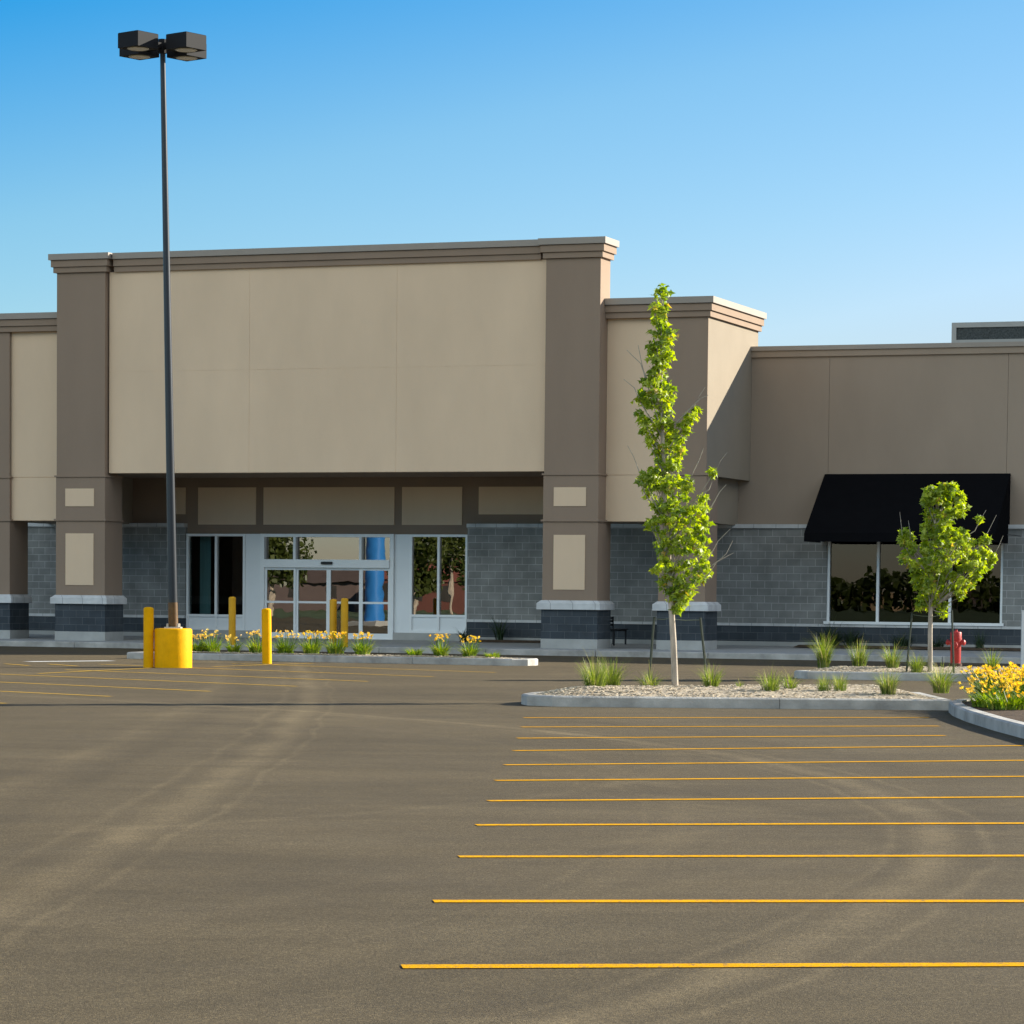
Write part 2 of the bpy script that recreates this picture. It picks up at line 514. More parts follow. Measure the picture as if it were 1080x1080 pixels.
rows_ = [((-.45, 12.86), (2.19, 13.16)), ((-.39, 15.63), (2.64, 15.95)), ((-.31, 18.32), (3.11, 18.8)), ((-.24, 20.86), (3.57, 21.55)),
         ((-.18, 23.33), (4.05, 24.45)), ((-.14, 25.9), (4.51, 27.3)), ((-.07, 28.3), (4.96, 30.05)), ((.01, 30.91), (5.47, 33.1)),
         ((.05, 33.62), (4.92, 35.35)), ((.1, 36.48), (5.21, 38.0)), ((.14, 39.25), (5.45, 40.7))]
for i, (a_, b_) in enumerate(rows_):
    k_ = (b_[1] - a_[1]) / (b_[0] - a_[0])
    x_ = b_[0] if i > 6 else 5.3
    stripe("parking_line", a_, (x_, a_[1] + k_ * (x_ - a_[0])), .13, LINE)
d45 = Vector((-.72, .69))
for ex, ey, ln in ((-3.58, 51.49, 9), (-4.71, 48.43, 9), (-5.9, 45.62, 9), (-6.92, 42.4, 8), (-2.55, 54.8, 8.6),
                   (-1.5, 58.4, 7.6), (-.35, 62.0, 8)):
    stripe("parking_line", (ex, ey), (ex + d45.x * ln, ey + d45.y * ln), .11, OLDLINE)
for a, b in (((-10.6, 64.9), (-9.9, 63.6)), ((-9.7, 65.0), (-8.9, 63.6)), ((-8.8, 57.6), (-7.3, 62.6)), ((-7.3, 65.6), (-6.6, 63.7)),
             ((-6.2, 64.3), (-4.4, 68.3)), ((-8.7, 65.4), (-7.5, 64.2))):
    stripe("parking_line", a, b, .1, OLDLINE, .008)
stripe("stop_line", (-10.5, 67.3), (-8.9, 68.9), .4, WLINE)

# ------------------------------------------------------------------ the store
TH = R(20.3)
P0 = Vector((.7868, 81.816, 0))
E_ = Vector((math.cos(TH), -math.sin(TH), 0))
B_ = Vector((math.sin(TH), math.cos(TH), 0))


def fw(s, d, h=0):
    return P0 + E_ * s + B_ * d + Vector((0, 0, h))


store = empty("store_building", P0, -TH)
tag(store, "low taupe and cream stucco store with a raised entrance parapet and grey block walls", "building")


def part(name, m, boxes, parent=store):
    q = MB()
    for b in boxes:
        q.box(*b)
    return q.build(name, m, parent)


# raised entrance panel: cream boards with open joints over a backing
q = MB()
cols = [(-12.88, -8.624), (-8.616, -4.304), (-4.296, -.03)]
for a, b in cols:
    q.box(a, b, .154, .16, 4.80, 7.575)
    q.box(a, b, .154, .16, 7.581, 10.31)
q.box(-12.88, -.03, .16, .7, 4.803, 10.31)
q.build("sign_panel", CREAM, store)
part("soffit", TAUPE, [(-14.43, 1.47, .79, 4.6, 4.83, 5.0)])
part("soffit_return", TAUPE, [(-12.88, -.03, .70, .79, 4.81, 4.98)])


def cornice(name, s0, s1, d0, d1, z, left=True, rt=True, back=True, dz=0.0, parent=store):
    """three stepped stucco bands under a metal coping"""
    o = MB()
    for ov, a, b in ((.075, z, z + .15), (.125, z + .155, z + .335)):
        o.box(s0 - ov * left, s1 + ov * rt, d0 - ov, d1 + ov * back, a + dz, b + dz)
    o.box(s0 - .04 * left, s1 + .04 * rt, d0 - .04, d1 + .04 * back, z + .1, z + .4)
    ob = o.build(name, TAUPE, parent)
    c = MB()
    ov = .18
    c.box(s0 - ov * left, s1 + ov * rt, d0 - ov, d1 + ov * back, z + .345 + dz, z + .51 + dz)
    c.build("coping", METAL_CAP, ob)
    return ob


cornice("cornice", -12.70, -.21, .15, .7, 10.31, False, False)


# tower piers
def pier(s0, wdt, d0, dep, top, plaques, shaft=None):
    q = MB()
    q.box(0, wdt, 0, shaft or dep, 4.735, top)                # shaft
    q.box(-.05, wdt + .05, -.05, dep + .24, 4.69, 4.735)
    q.box(-.012, wdt + .012, -.012, dep + .23, 3.53, 4.69)
    q.box(-.06, wdt + .06, -.06, dep + .27, 3.48, 3.53)
    q.box(-.012, wdt + .012, -.012, dep + .25, 1.42, 3.48)
    o = q.build("pier", TAUPE, store)
    o.location = (s0, d0, 0)
    part("plinth", DARKBLOCK, [(-.03, wdt + .03, -.03, dep + .28, .41, 1.18)], o)
    part("plinth_base", CONC, [(-.035, wdt + .035, -.035, dep + .285, .1, .41)], o)
    c = MB()
    a, b = -.13, -.03
    c.loft([[(x0, y0, 1.18), (x1, y0, 1.18), (x1, y1, 1.18), (x0, y1, 1.18)] if k == 0 else [(x0, y0, z), (x1, y0, z), (x1, y1, z), (x0, y1, z)]
            for k, (x0, x1, y0, y1, z) in enumerate(((a, wdt - a, a, dep + .3, 1.18), (a, wdt - a, a, dep + .3, 1.34), (b, wdt - b, b, dep + .3, 1.42)))])
    c.build("plinth_cap", CAPSTONE, o)
    if plaques:
        c0 = wdt / 2 - .02
        part("plaque", CREAM, [(c0 - .445, c0 + .445, -.03, .02, 3.88, 4.37)], o)
        part("plaque", CREAM, [(c0 - .435, c0 + .435, -.03, .02, 1.70, 3.13)], o)
    return o


pA = pier(-.03, 1.50, 0, .78, 10.31, True)
cornice("cornice", 0, 1.50, 0, .78, 10.31, dz=.006, parent=pA)
pB = copy_tree(pA, store)
pB.location = (-14.43, 0, 0)
# flanking bays
pC = pier(3.0, 1.25, .5, .78, 8.77, False, .03)
pD = copy_tree(pC, store)
pD.location = (-17.45, .5, 0)
part("bay_panel", CREAM, [(1.475, 2.995, .6, 1.5, 3.5, 4.70), (1.475, 2.995, .6, 1.5, 4.715, 8.77), (1.475, 2.995, .62, 1.5, 4.7, 4.715)])
part("bay_panel", CREAM, [(-16.195, -14.435, .6, 1.5, 3.5, 4.70), (-16.195, -14.435, .6, 1.5, 4.715, 8.77), (-16.195, -14.435, .62, 1.5, 4.7, 4.715)])
part("bay_wall", BAY_LIT, [(1.475, 2.99, 1.5, 5.2, 4.70, 8.77), (2.997, 4.25, .53, 5.2, 4.70, 8.77), (1.475, 3.92, 1.78, 4.6, 3.5, 4.7)])
part("bay_wall", BAY_LIT, [(-16.19, -14.435, 1.5, 5.2, 4.70, 8.77), (-17.45, -16.197, .53, 5.2, 4.70, 8.77), (-17.1, -14.435, 1.78, 4.6, 3.5, 4.7), (-17.45, -17.1, 4.6, 4.9, 3.53, 4.7)])
cornice("cornice", 1.475, 4.25, .5, 5.2, 8.77, False, True, True)
cornice("cornice", -17.45, -14.435, .5, 5.2, 8.77, True, False, True)

# wing walls and the recessed entrance wall
JT = .004
segs = [(4.25, 6.42), (6.42, 11.25), (11.25, 16.1), (16.1, 21), (21, 30)]
part("upper_wall", WING, [(a + JT, b - JT, 4.6, 4.64, 3.53, 8.02) for a, b in segs] + [(4.25, 30, 4.64, 4.9, 3.53, 8.02), (3.92, 4.254, 4.6, 4.9, 3.53, 4.699)])
part("upper_wall", WING, [(-a - 13.2 - 4.85 + JT, -a - 13.2 - JT, 4.6, 4.64, 3.53, 8.02) for a in (4.25, 9.1)] + [(-32, -17.45, 4.64, 4.9, 3.53, 8.02)])
for a, b in ((4.25, 30.0), (-32.0, -17.45)):
    o = part("parapet_trim", WING, [(a, b, 4.53, 4.92, 8.02, 8.19)])
    part("coping", METAL_CAP, [(a, b, 4.48, 4.97, 8.19, 8.31)], o)
part("recess_wall", TAUPE, [(-14.435, 1.475, 4.6, 4.9, 3.23, 8.0)])
for a, b, z0, z1 in ((-13.3, -12.72, 3.79, 4.56), (-12.31, -10.47, 3.49, 4.56), (-10.23, -6.16, 3.49, 4.56), (-5.93, -4.11, 3.49, 4.56), (-3.61, -1.45, 3.79, 4.56)):
    part("wall_panel", CREAM, [(a, b, 4.57, 4.62, z0, z1)])
for a, b in ((-32, -12.66), (-3.89, 6.47), (11.24, 30)):
    o = part("block_wall", BLOCK, [(a, b, 4.45, 4.9, .86, 3.42)])
    part("wall_cap", CAPSTONE, [(a, b, 4.37, 4.595, 3.42, 3.525)], o)
for a, b in ((-32, -12.66), (-3.89, 30)):
    o = part("dark_base_course", DARKBLOCK, [(a, b, 4.43, 4.9, .36, .78)])
    part("sill_band", CAPSTONE, [(a, b, 4.40, 4.9, .78, .86 if b < 0 else .855)], o)
    part("concrete_base", CONC, [(a, b, 4.41, 4.9, .1, .36)], o)
part("concrete_base", CONC, [(-12.65, -10.26, 4.42, 4.9, .1, .45)])
part("concrete_base", CONC, [(-6.12, -3.9, 4.42, 4.9, .1, .45)])
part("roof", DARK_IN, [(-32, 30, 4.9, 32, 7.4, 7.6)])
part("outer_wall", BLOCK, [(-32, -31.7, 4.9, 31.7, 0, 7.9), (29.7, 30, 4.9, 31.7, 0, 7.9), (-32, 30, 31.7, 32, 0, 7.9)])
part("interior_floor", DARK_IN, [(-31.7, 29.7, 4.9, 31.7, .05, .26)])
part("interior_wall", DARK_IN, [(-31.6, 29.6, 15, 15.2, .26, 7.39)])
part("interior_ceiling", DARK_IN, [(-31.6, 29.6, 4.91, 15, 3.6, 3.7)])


# windows
def window(name, s0, s1, z0, z1, bars, glass, fr=.06, spandrel=None):
    """white frame with mullions, one pane each, an optional solid panel below"""
    q = MB()
    for x in [s0] + bars + [s1]:
        a = max(s0, min(x - fr / 2, s1 - fr))
        q.box(a, a + fr, 4.50, 4.64, z0, z1)
    xs_ = [s0] + bars + [s1]
    for i in range(len(xs_) - 1):
        a = s0 + fr if i == 0 else xs_[i] + fr / 2
        b = s1 - fr if i == len(xs_) - 2 else xs_[i + 1] - fr / 2
        for z in ([z0, z1 - fr] + ([spandrel] if spandrel else [])):
            q.box(a, b, 4.503, 4.64, z, z + fr)
    o = q.build(name, ALU, store)
    for i in range(len(xs_) - 1):
        a = s0 + fr if i == 0 else xs_[i] + fr / 2
        b = s1 - fr if i == len(xs_) - 2 else xs_[i + 1] - fr / 2
        g_ = MB()
        zb = (spandrel or z0) + fr
        g_.face([(a, 4.58, zb), (b, 4.58, zb), (b, 4.58, z1 - fr), (a, 4.58, z1 - fr)])
        g_.build("pane", glass, o)
        if spandrel:
            part("spandrel", SPAND, [(a, b, 4.55, 4.62, z0 + fr, spandrel)], o)
    return o


window("window", 6.47, 11.24, .86, 3.2, [7.86, 9.82], WGLASS, .07)
part("window_sill", ALU, [(6.42, 11.29, 4.36, 4.5, .857, .93)])
part("window_head", TAUPE, [(6.47, 11.24, 4.5, 4.9, 3.2, 3.528)])
window("window", -12.65, -10.77, .45, 3.225, [-11.7], DARKGLASS, .07, .83)
window("window", -5.65, -3.9, .45, 3.225, [-4.78], GLASS, .07, .90)
part("side_panel", SPAND, [(-10.765, -10.262, 4.52, 4.64, .45, 3.225)])
part("side_panel", SPAND, [(-6.118, -5.655, 4.52, 4.64, .45, 3.225)])
part("curtain", TEAL, [(-12.5, -12.15, 5.1, 5.12, .9, 3.2)])

# automatic sliding door
D0, D1 = -10.26, -6.12
q = MB()
q.box(D0, D0 + .12, 4.44, 4.66, .24, 3.23)
q.box(D1 - .12, D1, 4.44, 4.66, .24, 3.23)
q.box(D0 + .12, D1 - .12, 4.443, 4.66, 3.14, 3.227)
q.box(D0 + .12, D1 - .12, 4.40, 4.66, 2.27, 2.50)
for x in (-9.2, -7.15):
    q.box(x - .04, x + .04, 4.46, 4.66, 2.50, 3.14)
q.box(D0 + .12, D1 - .12, 4.46, 4.7, .18, .26)
door = q.build("door", ALU, store)
for a, b in ((D0 + .12, -9.24), (-9.16, -7.19), (-7.11, D1 - .12)):
    g_ = MB(); g_.face([(a, 4.6, 2.5), (b, 4.6, 2.5), (b, 4.6, 3.14), (a, 4.6, 3.14)])
    g_.build("transom_pane", GLASS, door)
for i, (a, b) in enumerate(((D0 + .12, -9.17), (-9.17, -8.16), (-8.16, -7.15), (-7.15, D1 - .12))):
    dd = 4.50 if i in (0, 3) else 4.54
    q = MB()
    t = .065
    q.box(a, a + t, dd, dd + .05, .262, 2.268)
    q.box(b - t, b, dd, dd + .05, .262, 2.268)
    for z, hh in ((.262, .15), (1.25, .06), (2.2, .066)):
        q.box(a + t, b - t, dd + .003, dd + .05, z, z + hh)
    leaf = q.build("door_leaf", ALU, door)
    for z0, z1 in ((.41, 1.25), (1.31, 2.2)):
        g_ = MB(); g_.face([(a + t, dd + .03, z0), (b - t, dd + .03, z0), (b - t, dd + .03, z1), (a + t, dd + .03, z1)])
        g_.build("pane", GLASS, leaf)
q = MB(); q.bbox(-8.32, -7.98, 4.33, 4.40, 2.36, 2.44, .012)
q.build("door_sensor", BLACKM, door)

# awning: sloped fabric, side cheeks and a drop valance
q = MB()
t0, t1, b0, b1 = 6.34, 11.36, 6.31, 11.37
T0, T1 = (t0, 4.585, 4.87), (t1, 4.585, 4.87)
F0, F1 = (b0, 2.66, 3.25), (b1, 2.66, 3.25)
V0, V1 = (b0, 2.65, 3.03), (b1, 2.65, 3.03)
W0, W1 = (b0, 4.36, 3.03), (b1, 4.36, 3.03)
Z0, Z1 = (t0, 4.585, 3.53), (t1, 4.585, 3.53)
nseg = 5
for i in range(nseg):
    f0, f1 = i / nseg, (i + 1) / nseg
    def L_(a, b, f): return tuple(x + (y - x) * f for x, y in zip(a, b))
    q.face([L_(F0, F1, f0), L_(F0, F1, f1), L_(T0, T1, f1), L_(T0, T1, f0)])
    q.face([L_(V0, V1, f0), L_(V0, V1, f1), L_(F0, F1, f1), L_(F0, F1, f0)])
for A, Fq, V, W, Z in ((T0, F0, V0, W0, Z0), (T1, F1, V1, W1, Z1)):
    q.face([A, Fq, V, W, (W[0], W[1], 3.535), Z])
aw = q.build("awning", AWNING, store)
mo = aw.modifiers.new("thick", 'SOLIDIFY'); mo.thickness = .012; mo.offset = 0
part("awning_frame", BLACKM, [(b0 + .02, b1 - .02, 2.67, 2.70, 3.21, 3.24)] + [(b0 + .05 + i * 1.33, b0 + .08 + i * 1.33, 2.70, 4.36, 3.215, 3.235) for i in range(5)], aw)

# rooftop screen
rs = empty("rooftop_screen", fw(8.75, 9, 7.6), -TH)
tag(rs, "low grey framed equipment screen with dark mesh infill standing on the store roof", "roof screen")
fr = [(0, 7, 0, .1, 1.50, 1.64), (0, .13, 0, .1, 0, 1.50), (6.87, 7, 0, .1, 0, 1.5), (.13, 6.87, 0, .1, .99, 1.16)]
fr += [(0, .1, .1, 3, 1.50, 1.637), (0, .1, .1, 3, .99, 1.157), (6.9, 7, .1, 3, 1.50, 1.637), (6.9, 7, .1, 3, .99, 1.157), (0, .1, 2.9, 3, 0, 1.5), (6.9, 7, 2.9, 3, 0, 1.5)]
part("frame", GREYFR, fr, rs)
part("mesh_infill", SCREEN, [(.13, 6.87, .04, .07, 1.16, 1.5), (.03, .07, .1, 2.9, 1.157, 1.5), (6.93, 6.97, .1, 2.9, 1.157, 1.5)], rs)

# ------------------------------------------------------------------ pavement by the store
q = MB()
prof = [(-1.45, .146), (0, .16), (2.5, .2), (4.6, .25)]
xsj = [-40 + 3.0 * i for i in range(28)]
for i in range(len(xsj) - 1):
    for (d0, z0), (d1, z1) in zip(prof[:-1], prof[1:]):
        a, b = xsj[i] + .006, xsj[i + 1] - .006
        q.face([fw(a, d0, z0), fw(b, d0, z0), fw(b, d1, z1), fw(a, d1, z1)])
q.face([fw(-40, -1.4, .12), fw(41, -1.4, .12), fw(41, 4.6, .12), fw(-40, 4.6, .12)])
structure(q.build("pavement", WALK))
q = MB()
for i in range(27):
    a, b = xsj[i] + .008, xsj[i + 1] - .008
    c = [fw(a, -1.62), fw(b, -1.62), fw(b, -1.45), fw(a, -1.45)]
    q.loft([[p + Vector((0, 0, z)) for p in c] for z in (-.02, .135)] + [[c[0] + B_ * .02 + Vector((0, 0, .15)), c[1] + B_ * .02 + Vector((0, 0, .15)), c[2] + Vector((0, 0, .15)), c[3] + Vector((0, 0, .15))]])
structure(q.build("pavement_kerb", KERB))
q = MB()
for s0, s1, d0, d1 in ((-3.8, -.2, 3.6, 4.38), (5.9, 12.6, 3.2, 4.38)):
    n = 14
    for i in range(n):
        a, b = s0 + (s1 - s0) * i / n, s0 + (s1 - s0) * (i + 1) / n
        q.face([fw(a, d0, .235), fw(b, d0, .235), fw(b, (d0 + d1) / 2, .30), fw(a, (d0 + d1) / 2, .30)])
        q.face([fw(a, (d0 + d1) / 2, .30), fw(b, (d0 + d1) / 2, .30), fw(b, d1, .29), fw(a, d1, .29)])
structure(q.build("planting_soil", SOIL))


# ------------------------------------------------------------------ kerbed islands
def island(outline, mound, surf, chips=0, seed=1, wk=.16):
    """outline: closed ground polygon (counter-clockwise). Kerb ring in cast lengths, a mounded bed, loose chips"""
    P = [Vector((x, y, 0)) for x, y in outline]
    n = len(P)
    inn = []
    for i in range(n):
        a, b, c = P[i - 1], P[i], P[(i + 1) % n]
        t1, t2 = (b - a).normalized(), (c - b).normalized()
        n1, n2 = Vector((-t1.y, t1.x, 0)), Vector((-t2.y, t2.x, 0))
        nn = (n1 + n2).normalized()
        inn.append((nn, wk / max(.5, nn.dot(n1))))
    q = MB()
    H = .15
    for i in range(n):
        j = (i + 1) % n
        (na, wa), (nb, wb) = inn[i], inn[j]
        L = (P[j] - P[i]).length
        m_ = max(1, round(L / 2.4))
        for k in range(m_):
            f0, f1 = k / m_, (k + 1) / m_
            g0 = .006 / L if (k > 0) else 0
            g1 = .006 / L if (k < m_ - 1) else 0
            def lp(A, Bq, f): return A + (Bq - A) * f
            o0, o1 = lp(P[i], P[j], f0 + g0), lp(P[i], P[j], f1 - g1)
            n0, n1_ = lp(na * wa, nb * wb, f0 + g0), lp(na * wa, nb * wb, f1 - g1)
            def Z(p, z): return Vector((p.x, p.y, z))
            r = [[Z(o0, -.02), Z(o0, H - .02), Z(o0 + n0 * .18, H), Z(o0 + n0, H), Z(o0 + n0, -.02)],
                 [Z(o1, -.02), Z(o1, H - .02), Z(o1 + n1_ * .18, H), Z(o1 + n1_, H), Z(o1 + n1_, -.02)]]
            q.loft(r)
    kb = structure(q.build("island_kerb", KERB))
    # mounded bed: rings from the kerb towards the middle line
    I = [P[i] + inn[i][0] * inn[i][1] for i in range(n)]
    R_ = random.Random(seed)
    # spine for long islands: shrink towards nearest point of the long axis
    pa, pb = max(((P[i], P[j]) for i in range(n) for j in range(i)), key=lambda q: (q[0] - q[1]).length)
    c, ax = (pa + pb) / 2, pa - pb
    la = ax.length
    ax = ax.normalized()
    def spine(p):
        t = max(-la * .34, min(la * .34, (p - c).dot(ax)))
        return c + ax * t
    D = []
    for i in range(n):                       # densify
        a, b = I[i], I[(i + 1) % n]
        m_ = max(1, int((b - a).length / .25))
        D += [a + (b - a) * k / m_ for k in range(m_)]
    bed = MB()
    fr_ = [0, .12, .3, .5, .75, 1]
    rows = []
    for f in fr_:
        row = []
        for p in D:
            s_ = spine(p)
            w_ = p + (s_ - p) * f
            z = .125 + mound * math.sin(f * math.pi / 2) + (0 * R_.uniform(0, 1) if f else 0)
            row.append(Vector((w_.x, w_.y, z)))
        rows.append(row)
    nD = len(D)
    bed.v = [tuple(p) for r in rows for p in r]
    for k in range(len(fr_) - 1):
        for i in range(nD):
            bed.f.append((k * nD + i, k * nD + (i + 1) % nD, (k + 1) * nD + (i + 1) % nD, (k + 1) * nD + i))
            bed.c.append(None)
    structure(bed.build("island_bed", surf, smooth=True))
    if chips:
        ch = MB()
        for _ in range(chips):
            i = R_.randrange(nD)
            f = R_.random() ** 1.3
            p = D[i] + (D[(i + 1) % nD] - D[i]) * R_.random()
            p = p + (spine(p) - p) * f
            z = .125 + mound * math.sin(f * math.pi / 2)
            l, w_, a = R_.uniform(.01, .032), R_.uniform(.007, .018), R_.uniform(0, 6.3)
            t = Vector((math.cos(a), math.sin(a), R_.uniform(-.2, .2)))
            u = Vector((-math.sin(a), math.cos(a), R_.uniform(-.25, .25)))
            p = Vector((p.x, p.y, z + R_.uniform(.0, .012)))
            nrm = t.cross(u).normalized() * w_ * .4
            k1 = [p - t * l - u * w_, p + t * l - u * w_ * .6, p + t * l * .8 + u * w_, p - t * l + u * w_ * .7]
            ch.loft([k1, [v + nrm for v in k1]])
        tag(ch.build("stone_chips", CHIP), "pale wood and stone chips scattered over the island bed", "chips", kind="stuff")
    return kb


def arc(cx, cy, r, a0, a1, n):
    return [(cx + r * math.cos(R(a0 + (a1 - a0) * i / n)), cy + r * math.sin(R(a0 + (a1 - a0) * i / n))) for i in range(n + 1)]


# front island (rounded left end)
island([(1.3, 43.32), (6.15, 43.45), (6.15, 46.9)] + [(1.9, 46.9), (1.1, 46.5), (.55, 45.6), (.25, 44.9), (.12, 44.2), (.2, 43.7), (.55, 43.4)], .13, MULCH, 5200, 3)
# end island on the right with the orange lilies
island([(5.75, 24), (11.5, 24), (11.5, 44.6), (7.2, 44.6), (6.6, 44.3), (6.22, 43.7), (6.0, 42.8), (5.86, 41.4), (5.76, 39.5), (5.71, 37), (5.73, 34)], .08, SOIL, 0, 5)


# small island near the wing, and the long one in front of the entrance: parallel to the store
def along(pts):
    return [(fw(s, d).x, fw(s, d).y) for s, d in pts]


def sd_of(x, y):
    v = Vector((x, y, 0)) - P0
    return v.dot(E_), v.dot(B_)


s2, d2 = sd_of(5.25, 59.9)
island(along([(s2 + .5, d2 - .25), (s2 + 5.5, d2 + .35), (s2 + 5.6, d2 + 3.6), (s2 + 2.2, d2 + 3.2), (s2 + .9, d2 + 2.2), (s2 + .2, d2 + 1.0), (s2 + .1, d2 + .25)]), .10, MULCH, 3000, 4)
s3, d3 = sd_of(-8.82, 71.55)
s3b, d3b = sd_of(.25, 67.9)
dm = (d3 + d3b) / 2
island(along([(s3, dm), (s3b - .35, dm), (s3b - .05, dm + .2), (s3b, dm + .55), (s3b - .1, dm + 1.0), (s3b - .6, dm + 1.25), (s3 + .2, dm + 1.25), (s3, dm + 1.0)]), .05, MULCH, 1800, 6)


# ------------------------------------------------------------------ lamp post
LB = Vector((-6.93, 63.4, 0))
lamp = empty("lamp_post", LB)
tag(lamp, "tall dark tapered parking lot lamp post with four box heads on a yellow round base", "lamp post")
q = MB()
q.lathe([(.385, 0), (.385, .76), (.375, .785), (.35, .8)], k=40)
sharp(q.build("concrete_base", YEL, lamp))
top = at(171.5, 50, 63.4) - LB
foot = Vector((.0, 0, .8))
q = MB()
q.tube([foot + (top - foot) * f for f in (0, .25, .5, .75, 1)], [.098, .086, .075, .064, .054], 16)
sharp(q.build("pole", POLE, lamp))
q = MB(); q.bbox(-.17, .17, -.17, .17, .80, .83, .008)
for a in (45, 135, 225, 315):
    q.lathe([(.022, .83), (.022, .89), (.012, .9)], .17 * math.cos(R(a)) * .9, .17 * math.sin(R(a)) * .9, 8)
q.build("anchor_plate", mat("galvanised", (.45, .42, .36), .5, .2, 9, metal=.4), lamp)
ha = math.atan2(-.58, -.48)
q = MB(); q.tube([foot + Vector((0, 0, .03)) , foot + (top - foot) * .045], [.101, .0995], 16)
sharp(q.build("pole_bounce_tint", mat("yellow_bounce_brown", (.11, .055, .012), .45, .35, 9), lamp))  # brown sleeve: the yellow base's reflection on the pole, put into the colour
hub = MB(); hub.tube([top + Vector((0, 0, -.12)), top + Vector((0, 0, .16))], [.085, .085], 12)
hub.build("hub", HEAD, lamp)
for k in range(4):
    a = ha + k * math.pi / 2
    dx, dy = math.cos(a), math.sin(a)
    q = MB()
    hw, hh = .29, .165
    r0 = .385
    q.bbox(r0 - .0, r0 + .58, -hw, hw, .0, .30, .012)
    hd = q.build("lamp_head", HEAD, lamp)
    hd.location = top + Vector((0, 0, -.12))
    hd.rotation_euler = (0, 0, a)
    q = MB(); q.box(.06, r0, -.05, .05, .09, .2); q.build("arm", HEAD, hd)
    q = MB(); q.lathe([(.20, -.012), (.22, .0), (.22, .004)], r0 + .29, 0, 24); q.build("lens", LENS, hd)


# ------------------------------------------------------------------ bollards
def bollard(x, y, z, h, m, label, rad=.105, lean=0, group="yellow steel bollards"):
    q = MB()
    q.lathe([(rad, 0), (rad, h - .03), (rad * .8, h - .006), (rad * .35, h + .006)], k=24)
    o = q.build("bollard", m)
    sharp(o)
    o.location = (x, y, z)
    o.rotation_euler = (0, R(lean), 0)
    tag(o, label, "bollard", group)
    return o


bollard(-7.42, 63.3, 0, 1.225, YEL, "sunlit yellow bollard standing just left of the lamp post's yellow base")
bollard(-5.35, 67.6, 0, 1.20, YEL, "sunlit yellow bollard at the kerb of the lily bed in front of the entrance", lean=-1)
Pb = {}
for u, vt, Y, lab in ((245, 629.5, 82.0, "shaded yellow bollard before the dark window left of the entrance door"),
                      (351.5, 632, 80.6, "shaded yellow bollard before the sliding doors, left one of the close pair"),
                      (363.5, 631, 80.4, "shaded yellow bollard before the sliding doors, right one of the close pair")):
    p = at(u, vt, Y)
    bollard(p.x, p.y, .155, p.z - .155, YEL_SHADE, lab, .095)

# ------------------------------------------------------------------ hydrant
hy = empty("fire_hydrant", (8.74, 61.5, .15), R(-20))
tag(hy, "red fire hydrant with rusty flange behind the small staked maple", "fire hydrant")
q = MB()
q.lathe([(.10, .14), (.10, .17), (.104, .18), (.104, .60), (.118, .605), (.118, .64), (.112, .645), (.112, .735), (.104, .755), (.05, .765), (.03, .768), (.03, .80), (.025, .803)], k=24)
sharp(q.build("barrel", RED, hy))
for sx in (-1, 1):
    q = MB()
    q.tube([(sx * .09, 0, .55), (sx * .15, 0, .55)], [.045, .045], 12)
    q.tube([(sx * .15, 0, .55), (sx * .175, 0, .55), (sx * .195, 0, .55)], [.058, .058, .03], 8)
    sharp(q.build("side_cap", RED, hy))
q = MB()
q.tube([(0, -.09, .50), (0, -.15, .50)], [.06, .06], 14); q.tube([(0, -.15, .50), (0, -.185, .50), (0, -.2, .50)], [.075, .075, .03], 8)
sharp(q.build("front_cap", RED, hy))
q = MB(); q.lathe([(.085, -.06), (.085, .08), (.13, .085), (.13, .135), (.09, .14)], k=20)
q.build("flange", RUST, hy)

# sign post at the right edge
q = MB(); q.box(-.04, .04, -.04, .04, 0, 1.30); q.box(-.045, .045, -.045, .045, 1.30, 1.32)
o = q.build("marker_post", WOOD); o.location = at(1078.5, 699, 70.5) * 1
o.location.z = 0
tag(o, "plain white square marker post at the right edge beside the flower island", "post")

# bench behind the right tower pier
bp = fw(.86, 3.3, .21)
bn = empty("bench", bp, -TH + R(90))
tag(bn, "small black slatted bench half hidden behind the right tower pier", "bench")
part("seat", BLACKM, [(-.6, .6, -.20 + i * .08, -.14 + i * .08, .42, .45) for i in range(6)], bn)
part("backrest", BLACKM, [(-.6, .6, .22, .25, .52 + i * .09, .59 + i * .09) for i in range(3)], bn)
for x in (-.5, .5):
    part("leg", BLACKM, [(x - .02, x + .02, -.18, -.14, 0, .42), (x - .02, x + .02, .19, .218, 0, .78), (x - .02, x + .02, -.14, .19, .38, .418)], bn)


# ------------------------------------------------------------------ plants
def blade(q, base, direction, length, width, arch, tone, segs=4, tipdrop=0.0):
    """arching blade as a strip of quads"""
    dx, dy = direction
    side = Vector((-dy, dx, 0)) * width / 2
    prev = None
    for i in range(segs + 1):
        t = i / segs
        out = arch * t * t * length
        up_ = length * (t - .35 * arch * t * t) - tipdrop * t ** 3 * length
        p = base + Vector((dx * out, dy * out, up_))
        wv = side * (1 - t * .92) if t > .15 else side * (.7 + 2 * t)
        cur = (p - wv, p + wv)
        if prev:
            q.face([prev[0], prev[1], cur[1], cur[0]], tone)
        prev = cur


